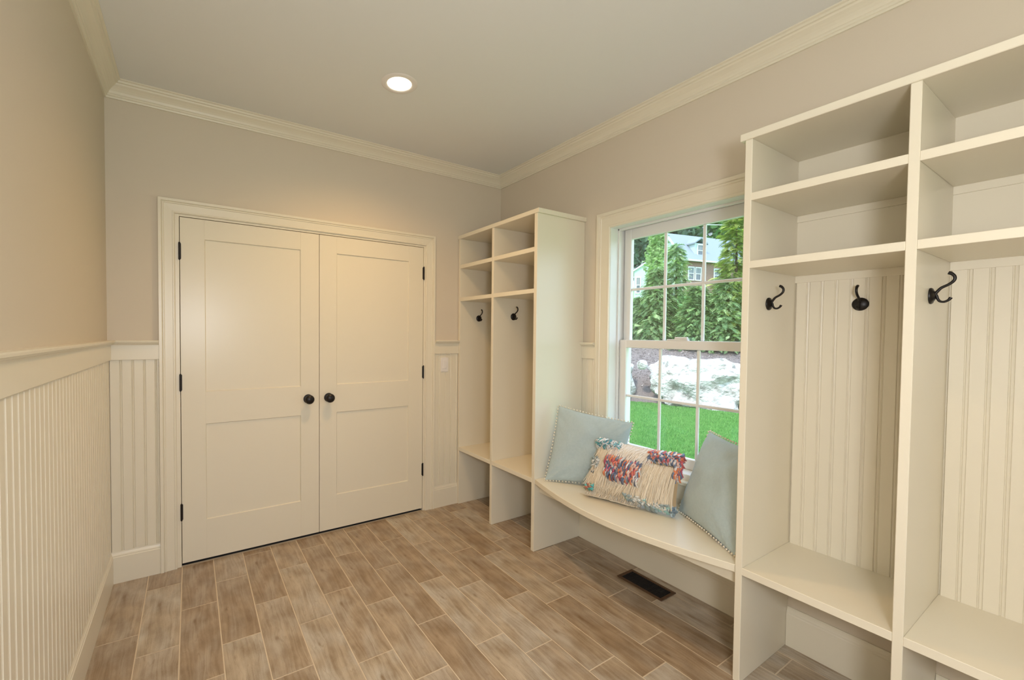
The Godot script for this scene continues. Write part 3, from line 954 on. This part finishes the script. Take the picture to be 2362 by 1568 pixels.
	for q in rows:
		var b := MB.new()
		var long: float = q[4]
		for i in int(q[7]):
			var a := lerpf(q[1], q[2], (i + rng.randf()) / float(q[7]))
			var v0: float = q[3] + rng.randf_range(-0.02, 0.03)
			var ln := long * rng.randf_range(0.75, 1.1)
			var lift: float = q[9] * rng.randf_range(0.15, 1.15)
			var da := rng.randf_range(-0.05, 0.05) + float(q[5])
			var loop: bool = q[0] == "rag_loops"
			if loop:
				v0 += rng.randf() * long * 0.6
				ln *= 0.5
				da *= 0.6
			var pts := []
			var steps := 5
			for s in steps + 1:
				var e := float(s) / steps
				var p: Vector3 = at.call(a + da * e, v0 + ln * e)
				var up := lift * (sin(PI * e) if loop else (0.25 + 0.75 * e * (1.3 - e * 0.6)))
				if a + da * e < 0.0: p += ((k[0] - k[1]) as Vector3).normalized() * -(a + da * e) * 0.46
				if a + da * e > 1.0: p += ((k[1] - k[0]) as Vector3).normalized() * (a + da * e - 1.0) * 0.46
				if v0 + ln * e < 0.0: p += ((k[3] - k[0]) as Vector3).normalized() * -(v0 + ln * e) * 0.29
				if v0 + ln * e > 1.0: p += V(0, -0.02, 0) + front * (v0 + ln * e - 1.0) * 0.34
				p += front * (up + 0.002)
				p.y = maxf(p.y, 0.4710 + rng.randf() * 0.004)
				pts.append(p)
			strand(b, pts, float(q[8]) * rng.randf_range(0.7, 1.25), q[6][rng.randi() % q[6].size()], front)
		var m := part(q[0], b, M.yarn, o)
		m.set_meta("kind", "stuff")

# ---------------------------------------------------------------- small things
func small_things() -> void:
	# floor register under the bench
	var o := thing("floor_vent", V(-0.137, 0, 1.527), "dark bronze floor vent under the window bench", "floor vent")
	var x0 := -0.204
	var x1 := -0.070
	var z0 := 1.390
	var z1 := 1.664
	var w := 0.017
	part("frame", boxes([[V(x0, 0.0005, z0), V(x0 + w, 0.005, z1)], [V(x1 - w, 0.0005, z0), V(x1, 0.005, z1)], [V(x0 + w, 0.0005, z0), V(x1 - w, 0.005, z0 + w)], [V(x0 + w, 0.0005, z1 - w), V(x1 - w, 0.005, z1)]], 0.0015), M.bronze, o)
	var g := MB.new()
	g.box(V(x0 + w, 0.0004, z0 + w), V(x1 - w, 0.0012, z1 - w), 0.0)
	part("duct_shade", g, M.dark, o)  # flat dark sheet stands in for the shade inside the vent
	g = MB.new()
	for i in 22:
		var z := z0 + w + 0.006 + i * 0.0107
		g.box(V(x0 + w, 0.0012, z), V(x1 - w, 0.0035, z + 0.0025), 0.0004)
	g.box(V(-0.1385, 0.0012, z0 + w), V(-0.1355, 0.004, z1 - w), 0.0004)
	part("grille", g, M.dark, o).set_meta("kind", "stuff")
	# dimmer switch on the wainscot
	var s := thing("light_switch", V(-0.555, 1.137, 0.008), "white light switch on the beadboard between door casing and corner locker", "light switch")
	part("plate", boxes([[V(-0.589, 1.080, 0.0083), V(-0.520, 1.194, 0.0135)]], 0.003), M.plastic, s)
	part("rocker", boxes([[V(-0.5705, 1.105, 0.0135), V(-0.5385, 1.169, 0.0165)]], 0.0025), M.plastic, s)
	var d := MB.new()
	d.lathe(P2([0.004, 0.0, 0.004, 0.0025, 0.003, 0.0035, 0.0, 0.004]), V(-0.5445, 1.112, 0.0165), Vector3.BACK, 14)
	part("dimmer_knob", d, M.plastic, s)

func downlights() -> void:
	light_at(V(-1.318, H, 0.826), 1.5, "round recessed ceiling light glowing above the double doors")
	light_at(V(-1.318, H, 3.3), 0.4, "unseen recessed ceiling light added over the middle of the room beside the hook locker")  # second lamp, out of view, added for evener light
	added_globe_lamp(V(-2.22, 0, 3.38))

func light_at(p: Vector3, power: float, label: String) -> void:
	var o := thing("ceiling_light", p, label, "ceiling light", "recessed ceiling lights")
	var b := MB.new()
	b.lathe(P2([0.064, -0.0008, 0.066, -0.0045, 0.075, -0.006, 0.090, -0.0045, 0.096, -0.0008]), p, Vector3.UP, 48)
	part("trim_ring", b, M.plastic, o)
	b = MB.new()
	b.lathe(P2([0.0645, -0.0008, 0.060, -0.0030, 0.045, -0.0055, 0.025, -0.0072, 0.0, -0.0078]), p, Vector3.UP, 40)
	part("lamp_lens", b, M.lamp_glow, o)
	var s := SpotLight3D.new()
	s.name = "lamp"
	o.add_child(s, true)
	s.position = V(0, -0.02, 0)
	s.rotation_degrees = V(-90, 0, 0)
	s.light_color = Color(1.0, 0.80, 0.54)
	s.light_energy = power
	s.light_size = 0.06
	s.spot_angle = 77.0
	s.spot_angle_attenuation = 1.0
	s.spot_range = 12.0
	s.spot_attenuation = 2.0
	s.shadow_enabled = true

# unseen globe lamp added in place of a flash: the door's paint mirrors it
func added_globe_lamp(p: Vector3) -> void:
	var o := thing("added_floor_lamp", p, "unseen floor lamp added behind the viewer as fill light, with a lit opal globe", "floor lamp")
	var y := 1.50
	var b := MB.new()
	b.lathe(P2([0.0, 0.0005, 0.13, 0.0005, 0.13, 0.012, 0.11, 0.020, 0.02, 0.026, 0.0, 0.026]), p, Vector3.UP, 32)
	part("base", b, M.black_metal, o)
	b = MB.new()
	b.lathe(P2([0.011, 0.02, 0.011, y - 0.185, 0.035, y - 0.170, 0.035, y - 0.160]), p, Vector3.UP, 20)
	part("pole", b, M.black_metal, o)
	b = MB.new()
	b.ball(p + V(0, y, 0), 0.17, 20, 32)
	part("globe", b, M.added_globe_glow, o)
	var s := OmniLight3D.new()
	s.name = "lamp"
	o.add_child(s, true)
	s.position = V(0, y, 0)
	s.light_color = Color(0.955, 0.968, 1.0)
	s.light_energy = 1.54
	s.light_size = 0.165
	s.omni_range = 14.0
	s.omni_attenuation = 2.0
	s.shadow_enabled = true

# ---------------------------------------------------------------- outdoors
# the view out of the window looks along (0.866, 0, -0.5): s runs away from the house, t across the view
func G(s: float, t: float, y := 0.0) -> Vector3: return V(0.866 * s + 0.5 * t, y, -0.5 * s + 0.866 * t)

func rise(s: float) -> float:
	if s < 8.7: return GRADE
	if s < 9.6: return lerpf(GRADE, 0.30, (s - 8.7) / 0.9)
	if s < 12.4: return lerpf(0.30, 1.16, (s - 9.6) / 2.8)
	return 1.16 + (s - 12.4) * 0.125

func garden() -> void:
	# lawn
	var b := MB.new()
	b.quad(V(-40, GRADE, -40), V(40, GRADE, -40), V(40, GRADE, 40), V(-40, GRADE, 40), Vector3.UP)
	structure("lawn_ground", b, M.grass_ground, "bright green mown lawn in front of the boulders", "lawn")
	var blade := MB.new()
	for i in 5:
		var a := TAU * i / 5.0 + 0.3 * i
		var d := V(cos(a), 0, sin(a))
		var x := V(-sin(a), 0, cos(a)) * 0.004
		var p0 := d * 0.012
		var p1 := d * 0.022 + Vector3.UP * 0.03
		var p2 := d * 0.040 + Vector3.UP * 0.05
		blade.quad(p0 - x, p0 + x, p1 + x * 0.8, p1 - x * 0.8, d)
		blade.tri(p1 - x * 0.8, p1 + x * 0.8, p2, d)
	var tf := []
	var cl := []
	for i in 60000:
		var s := 0.9 + pow(rng.randf(), 0.8) * 7.9
		var t := lerpf(-1.0, 1.0, rng.randf()) * (1.2 + s * 0.26) + 1.5 - 0.02 * s
		var p := G(s, t, GRADE)
		if p.x < 0.3: continue
		tf.append(Transform3D(Basis(Vector3.UP, rng.randf() * TAU).scaled(Vector3.ONE * rng.randf_range(0.7, 1.3)), p))
		var g := rng.randf()
		cl.append(Color(lerpf(0.09, 0.27, g), lerpf(0.29, 0.53, g), lerpf(0.05, 0.15, g)))
	var gm := multi("lawn_grass", blade.mesh(), M.leaf, tf, cl, null)
	tag(gm, "short green grass blades of the lawn outside the window", "grass", "", "stuff")
	# mulch bank and the rising ground behind it
	var grid := []
	var dn := FastNoiseLite.new()
	dn.seed = 4; dn.frequency = 0.9
	for i in 24:
		var row := []
		var s := lerpf(8.6, 13.2, i / 23.0)
		for j in 60:
			var t := lerpf(-9.0, 12.0, j / 59.0)
			row.append(G(s, t, rise(s) + 0.05 * dn.get_noise_2d(s, t) - (0.15 if i == 0 else 0.0)))
		grid.append(row)
	b = MB.new()
	b.sheet(grid, Vector3.UP)
	structure("mulch_bank", b, M.mulch, "brown bark mulch bank rising behind the boulders", "mulch bed")
	grid = []
	for i in 30:
		var row := []
		var s := lerpf(13.0, 110.0, i / 29.0)
		for j in 24:
			var t := lerpf(-70.0, 70.0, j / 23.0)
			row.append(G(s, t, rise(s) - 0.06 + 0.3 * dn.get_noise_2d(s * 0.1, t * 0.1) * clampf(s - 13.0, 0.0, 1.0)))
		grid.append(row)
	b = MB.new()
	b.sheet(grid, Vector3.UP)
	structure("hillside_ground", b, M.grass_ground, "grassy hillside rising behind the evergreens to the house", "hillside")
	# bark chips
	var chip := MB.new()
	chip.box(V(-0.02, 0, -0.006), V(0.02, 0.006, 0.006), 0.002)
	tf = []; cl = []
	for i in 5000:
		var s := rng.randf_range(9.2, 12.6)
		var t := rng.randf_range(-1.5, 4.5)
		var p := G(s, t, rise(s) + 0.05 * dn.get_noise_2d(s, t) + 0.004)
		tf.append(Transform3D(Basis.from_euler(V(rng.randf_range(-0.5, 0.5), rng.randf() * TAU, rng.randf_range(-0.5, 0.5))).scaled(Vector3.ONE * rng.randf_range(0.6, 1.6)), p))
		var q := rng.randf()
		cl.append(Color(0.34, 0.29, 0.27) * lerpf(0.35, 1.0, q) if q < 0.93 else Color(0.7, 0.62, 0.55))
	gm = multi("bark_chips", chip.mesh(), M.yarn, tf, cl, null)
	tag(gm, "scattered bark chips on the bank behind the boulders", "bark chips", "", "stuff")
	# boulders
	boulder(G(9.05, 1.78, 0.12), V(1.36, 0.78, 0.78), 11, "biggest pale boulder, filling the middle of the window's lower half")
	boulder(G(8.90, -0.42, 0.18), V(0.66, 0.82, 0.60), 5, "pale boulder with grey patches beside the biggest boulder")
	boulder(G(8.70, 0.42, 0.62), V(0.13, 0.13, 0.13), 17, "small round white stone wedged on top between two boulders")
	boulder(G(9.15, 3.95, 0.10), V(0.98, 0.70, 0.7), 23, "pale boulder hidden behind the hook locker at the row's end")
	boulder(G(9.0, -2.0, 0.05), V(0.9, 0.62, 0.6), 31, "pale boulder at the row's other end beyond the window frame")
	# evergreens on top of the bank
	var dark := [Color(0.11, 0.24, 0.09), Color(0.42, 0.60, 0.24)]
	var mid := [Color(0.15, 0.30, 0.12), Color(0.54, 0.70, 0.34)]
	var yel := [Color(0.14, 0.26, 0.05), Color(0.54, 0.60, 0.16)]
	evergreen(12.9, -0.05, 1.50, 0.55, mid, 2600, "low pale evergreen shrub below the white shed")
	evergreen(12.7, 0.50, 2.55, 0.62, mid, 4200, "feathery evergreen standing in front of the house gable")
	evergreen(13.1, 1.06, 3.30, 0.50, mid, 2200, "slim evergreen with a high thin tip against the grey roof")
	evergreen(12.2, 1.72, 1.85, 0.72, dark, 5200, "low dense evergreen bush below the brick wall of the house")
	evergreen(12.3, 2.72, 4.5, 0.66, yel, 3600, "tallest evergreen with yellowish tips beside the hook locker")
	evergreen(12.1, 2.45, 2.1, 0.66, mid, 3600, "bushy evergreen at the foot of the tallest one")
	evergreen(12.4, 3.75, 3.8, 0.85, mid, 2200, "tall evergreen hidden behind the hook locker")
	evergreen(12.6, -1.15, 2.6, 0.8, dark, 1800, "dark evergreen hidden behind the window's casing")

func multi(called: String, me: Mesh, m: Material, tf: Array, cl: Array, parent: Node) -> MultiMeshInstance3D:
	var mm := MultiMesh.new()
	mm.transform_format = MultiMesh.TRANSFORM_3D
	mm.use_colors = true
	mm.instance_count = tf.size()
	mm.mesh = me
	for i in tf.size():
		mm.set_instance_transform(i, tf[i])
		mm.set_instance_color(i, cl[i])
	var o := MultiMeshInstance3D.new()
	o.name = called
	o.multimesh = mm
	o.material_override = m
	(parent if parent else self).add_child(o, true)
	return o

func boulder(at: Vector3, r: Vector3, sd: int, label: String) -> void:
	var big := FastNoiseLite.new(); big.seed = sd; big.frequency = 0.75; big.fractal_octaves = 2
	var cell := FastNoiseLite.new(); cell.seed = sd + 1; cell.frequency = 1.1; cell.noise_type = FastNoiseLite.TYPE_CELLULAR
	var small := FastNoiseLite.new(); small.seed = sd + 2; small.frequency = 4.5; small.fractal_octaves = 4
	var turn := Basis(Vector3.UP, atan2(0.5, 0.866) + PI * 0.5)
	var g := []
	var n := 46
	for i in n + 1:
		var row := []
		for j in n * 2 + 1:
			var a := PI * i / n
			var b := TAU * (j % (n * 2)) / (n * 2)
			var d := V(sin(a) * cos(b), cos(a), sin(a) * sin(b))
			var q := V(signf(d.x) * pow(absf(d.x), 0.8), signf(d.y) * pow(absf(d.y), 0.75), signf(d.z) * pow(absf(d.z), 0.8))
			var k := 1.0 + (1.0 if r.x > 0.3 else 0.3) * (0.26 * big.get_noise_3dv(d * 1.9) + 0.26 * cell.get_noise_3dv(d * 1.5) + 0.03 * small.get_noise_3dv(d))
			row.append(turn * (q * r * k))
		g.append(row)
	var mb := MB.new()
	mb.sheet(g, Vector3.ZERO, true, true)
	var o := MeshInstance3D.new()
	o.name = numbered("boulder", self)
	o.mesh = mb.mesh()
	o.material_override = M.boulder_stone
	add_child(o, true)
	o.position = at
	tag(o, label, "boulder", "boulders edging the lawn")

var spray_mesh: ArrayMesh
func spray() -> ArrayMesh:
	if spray_mesh: return spray_mesh
	var b := MB.new()
	for i in 11:
		var f := i / 10.0
		var x := 0.02 + 0.22 * f
		var y := -0.07 * f * f
		var w := 0.070 * sin(PI * (0.16 + 0.82 * f)) + 0.010
		for s in [-1.0, 1.0]:
			var p := V(x, y, 0)
			var q := V(x + w * 0.9, y - 0.018 + 0.010 * (i % 3 - 1), s * w)
			var side := V(0.0055, 0, -s * 0.0045)
			b.tri(p - side, p + side, q, V(0.15 * s, 1, 0.2 * s).normalized())
			var h := p.lerp(q, 0.5)
			b.tri(h - side * 0.6, h + side * 0.6, h + V(w * 0.55, -0.006, s * 0.004), V(0, 1, 0.3 * s).normalized())
	b.tri(V(0, 0, -0.004), V(0, 0, 0.004), V(0.25, -0.065, 0), Vector3.UP)
	spray_mesh = b.mesh()
	return spray_mesh

func evergreen(s: float, t: float, h: float, r: float, cols: Array, n: int, label: String) -> void:
	var foot := G(s, t, rise(s) - 0.05)
	var o := thing("evergreen_tree", foot, label, "evergreen", "evergreens along the bank")
	var b := MB.new()
	b.tube(PackedVector3Array([foot, foot + V(0.02, h * 0.5, 0.01), foot + V(0, h * 0.96, 0)]), PackedFloat32Array([0.06, 0.04, 0.008]), 8)
	part("trunk", b, M.bark, o)
	var tf := []
	var cl := []
	var branches := int(n / 26.0)
	for k in branches:
		var f := pow((k + 0.5) / branches, 1.25)
		var a := k * 2.39996 + rng.randf_range(-0.3, 0.3)
		var len_b := r * pow(1.0 - f, 0.72) * rng.randf_range(0.75, 1.18) + 0.05
		var dir := V(cos(a), 0, sin(a))
		var y0 := f * h * 0.98 + 0.06
		for m in 26:
			var e := pow(rng.randf(), 0.6)
			var spread := V(-dir.z, 0, dir.x) * rng.randf_range(-0.5, 0.5) * len_b * e * 0.9
			var p := dir * len_b * e + spread + Vector3.UP * (y0 + len_b * (0.30 * e - 0.42 * e * e) + rng.randf_range(-0.07, 0.07))
			var yaw := -a + rng.randf_range(-0.9, 0.9)
			var sc := rng.randf_range(0.65, 1.15) * (1.0 if h > 2 else 0.85)
			tf.append(Transform3D(Basis.from_euler(V(rng.randf_range(-0.5, 0.5), yaw, rng.randf_range(-0.55, 0.35))).scaled(Vector3.ONE * sc), p))
			var g := rng.randf()
			cl.append((cols[0] as Color).lerp(cols[1], g * g * 0.6 + 0.4 * rng.randf()) if rng.randf() < 0.85 else (cols[1] as Color) * 1.25)
	var mm := multi("foliage", spray(), M.leaf, tf, cl, o)
	mm.set_meta("kind", "stuff")

# leafy tree of many small leaf sprays round a few crowns
func leafy(s: float, t: float, h: float, crowns: Array, cols: Array, n: int, leaf: float, label: String) -> void:
	var foot := G(s, t, rise(s) - 0.2)
	var o := thing("leafy_tree", foot, label, "tree", "trees on the hillside")
	var b := MB.new()
	b.tube(PackedVector3Array([foot, foot + V(0.1, h * 0.4, 0), foot + V(0, h * 0.8, 0.1)]), PackedFloat32Array([0.035 * h, 0.025 * h, 0.008 * h]), 8)
	part("trunk", b, M.bark, o)
	var tf := []
	var cl := []
	for i in n:
		var c: Array = crowns[rng.randi() % crowns.size()]
		var d := V(rng.randfn(), rng.randfn(), rng.randfn()).normalized() * pow(rng.randf(), 0.4)
		var p: Vector3 = c[0] + d * V(c[1], c[2], c[1])
		tf.append(Transform3D(Basis.from_euler(V(rng.randf() * TAU, rng.randf() * TAU, rng.randf() * TAU)).scaled(Vector3.ONE * leaf * rng.randf_range(0.7, 1.3)), p))
		cl.append((cols[0] as Color).lerp(cols[1], rng.randf()))
	var mm := multi("foliage", spray(), M.leaf, tf, cl, o)
	mm.set_meta("kind", "stuff")

func neighbours() -> void:
	# trees
	var deep := [Color(0.04, 0.10, 0.06), Color(0.10, 0.19, 0.10)]
	var fresh := [Color(0.17, 0.30, 0.10), Color(0.42, 0.58, 0.22)]
	var green := [Color(0.06, 0.18, 0.06), Color(0.16, 0.34, 0.10)]
	leafy(33, -0.7, 6.2, [[V(0, 3.4, 0), 0.9, 1.7], [V(0.1, 5.2, 0), 0.6, 1.3]], fresh, 2600, 1.1, "bright green young tree between shed and house")
	leafy(74, -7.5, 16, [[V(0, 7, 0), 5.0, 5.5], [V(0, 12, 0), 3.4, 4.5]], deep, 4200, 4.2, "dark tree rising behind the white shed")
	leafy(78, -1.0, 18, [[V(0, 8, 0), 5.5, 6], [V(0, 14, 0), 4.0, 4.5]], deep, 4200, 4.2, "dark tree behind the gable end of the house")
	leafy(80, 6.0, 19, [[V(0, 9, 0), 6, 6], [V(0, 15, 0), 4.2, 5]], green, 4200, 4.2, "green tree showing above the roof ridge")
	leafy(76, 13.5, 18, [[V(0, 8, 0), 6, 6], [V(0, 14, 0), 4.2, 5]], green, 3200, 4.2, "green tree behind the tallest evergreen")
	leafy(72, -16.0, 17, [[V(0, 8, 0), 6, 6], [V(0, 13, 0), 4.2, 5]], deep, 2600, 4.2, "dark tree further along the hillside past the shed")
	house()
	shed()
	# overhead wire strung across the view
	var b := MB.new()
	var pts := PackedVector3Array()
	var rad := PackedFloat32Array()
	for i in 21:
		var f := i / 20.0
		var a := V(22.5, 9.5, -17.0)
		var c := V(38.0, 9.9, -8.0)
		pts.append(a.lerp(c, f) + V(0, -1.0 * 4.0 * f * (1.0 - f) * 0.5, 0))
		rad.append(0.035)
	b.tube(pts, rad, 6)
	for f in [0, 20]:
		b.tube(PackedVector3Array([V(pts[f].x, 2.5, pts[f].z), pts[f] + V(0, 0.4, 0)]), PackedFloat32Array([0.13, 0.1]), 8)
	tag(part("overhead_wire", b, M.cable), "thin overhead wire crossing behind the tallest evergreen's tip", "wire")

func h_window(parent: Node, b0: Vector3, w: float, h: float, nrm: Vector3, across: Vector3) -> void:
	# casing, dark glass, meeting rail
	var put := func(b: MB, a0: float, a1: float, y0: float, y1: float, d0: float, d1: float) -> void:
		var p := b0 + across * a0 + Vector3.UP * y0 + nrm * d0
		var q := b0 + across * a1 + Vector3.UP * y1 + nrm * d1
		b.box(p.min(q), p.max(q), 0.0)
	var f := MB.new()
	put.call(f, -0.12, 0.0, -0.12, h + 0.12, 0.0, 0.08)
	put.call(f, w, w + 0.12, -0.12, h + 0.12, 0.0, 0.08)
	put.call(f, 0.0, w, -0.12, 0.0, 0.0, 0.08)
	put.call(f, 0.0, w, h, h + 0.12, 0.0, 0.08)
	put.call(f, 0.0, w, h * 0.48, h * 0.54, 0.0, 0.06)
	for i in 2: put.call(f, w * (i + 1) / 3.0 - 0.015, w * (i + 1) / 3.0 + 0.015, h * 0.54, h, 0.0, 0.05)
	var o := part_local("window", f, M.white_trim, parent)
	var g := MB.new()
	put.call(g, 0.0, w, 0.0, h, -0.02, 0.02)
	part_local("pane", g, M.window_dark, o)

func part_local(called: String, b: MB, m: Material, parent: Node) -> MeshInstance3D:
	var o := MeshInstance3D.new()
	o.name = numbered(called, parent)
	o.mesh = b.mesh()
	o.material_override = m
	parent.add_child(o, true)
	return o

func house() -> void:
	var o := thing("house", V(45.6, 5.6, -25.23), "brick house with grey roof, dormer and pale gable up the hill", "house")
	o.rotation.y = -0.2045
	# local: x along the eave away from the gable end, -z back under the gable, y up; the near eave corner is the origin
	var long := 12.0
	var half := 2.55
	var eave := 4.55
	var ridge := 7.95
	part_local("brick_wall", boxes([[V(0.15, 0, -half * 2 + 0.15), V(long, eave, -0.15)]], 0.0), M.brick, o)
	var b := MB.new()
	b.extrude(P2([0.0, 0.0, -half * 2 + 0.3, 0.0, -half + 0.15, ridge - eave - 0.25]), V(0.10, eave, -0.15), Vector3.BACK, Vector3.UP, Vector3.RIGHT, long - 0.2)
	b.box(V(0.08, 0.5, -half * 2 + 0.2), V(0.16, eave, -0.2), 0.0)
	part_local("gable_siding", b, M.siding, o)
	b = MB.new()
	var th := 0.18
	var sl := Vector2(half + 0.25, ridge - eave + 0.05)
	var nn := Vector2(sl.y, sl.x).normalized() * th
	b.extrude(P2([0.25, 0.0, 0.25 + nn.x * 0.2, th * 0.6, -half, ridge - eave + th, -half * 2 - 0.25 - nn.x * 0.2, th * 0.6, -half * 2 - 0.25, 0.0, -half, ridge - eave - 0.03]), V(-0.25, eave - 0.05, 0), Vector3.BACK, Vector3.UP, Vector3.RIGHT, long + 0.5)
	part_local("roof", b, M.shingle, o)
	b = MB.new()
	# rake boards and eave fascia
	for s in [[0.27, -half], [-half * 2 - 0.27, -half]]:
		var p := V(-0.27, eave - 0.20, s[0])
		var q := V(-0.27, ridge - 0.08, s[1])
		var dx := V(0.1, 0, 0)
		var dy := V(0, 0.34, 0)
		b.flat(p, q, q + dy, p + dy, Vector3.LEFT)
		b.flat(p + dx, q + dx, q + dy + dx, p + dy + dx, Vector3.RIGHT)
		b.flat(p, q, q + dx, p + dx, Vector3.DOWN)
		b.flat(p + dy, q + dy, q + dy + dx, p + dy + dx, Vector3.UP)
	b.box(V(-0.25, eave - 0.16, 0.20), V(long + 0.25, eave + 0.04, 0.32), 0.0)
	part_local("roof_trim", b, M.white_trim, o)
	h_window(o, V(0.95, 2.35, -0.15), 0.72, 1.35, Vector3.BACK, Vector3.RIGHT)
	h_window(o, V(2.05, 2.35, -0.15), 0.72, 1.35, Vector3.BACK, Vector3.RIGHT)
	h_window(o, V(5.0, 2.35, -0.15), 0.9, 1.35, Vector3.BACK, Vector3.RIGHT)
	# dormer: box with a low gabled roof breaking out of the roof slope
	var d := MB.new()
	d.box(V(2.05, eave + 0.45, -2.0), V(3.75, eave + 2.1, -0.35), 0.0)
	var dm := part_local("dormer", d, M.siding, o)
	d = MB.new()
	d.extrude(P2([-0.2, -0.12, 0.85, 0.55, 1.9, -0.12, 1.9, 0.02, 0.85, 0.72, -0.2, 0.02]), V(2.05, eave + 2.1, -2.6), Vector3.RIGHT, Vector3.UP, Vector3.BACK, 2.45)
	part_local("dormer_roof", d, M.shingle, dm)
	h_window(dm, V(2.52, eave + 0.62, -0.35), 0.72, 1.25, Vector3.BACK, Vector3.RIGHT)
	h_window(o, V(0.08, 1.9, -1.9), 0.7, 1.3, Vector3.LEFT, Vector3.FORWARD)

func shed() -> void:
	var o := thing("shed", V(34.6, 4.6, -23.7), "white shed with a low gable roof and narrow windows", "shed")
	o.rotation.y = -0.95
	var w := 3.2
	var wall := 3.1
	var b := MB.new()
	b.extrude(P2([0, 0, w, 0, w, wall, w * 0.36, wall + 0.75, 0, wall]), V(0, 0, 0), Vector3.RIGHT, Vector3.UP, Vector3.FORWARD, 4.0)
	part_local("wall", b, M.siding, o)
	b = MB.new()
	b.extrude(P2([-0.15, wall - 0.1, w * 0.36, wall + 0.72, w + 0.15, wall - 0.02, w + 0.15, wall + 0.12, w * 0.36, wall + 0.9, -0.15, wall + 0.05]), V(0, 0, 0.15), Vector3.RIGHT, Vector3.UP, Vector3.FORWARD, 4.3)
	part_local("roof", b, M.white_trim, o)
	h_window(o, V(0.25, 1.0, 0.0), 0.28, 1.4, Vector3.BACK, Vector3.RIGHT)
	h_window(o, V(1.7, 1.75, 0.0), 0.5, 0.75, Vector3.BACK, Vector3.RIGHT)
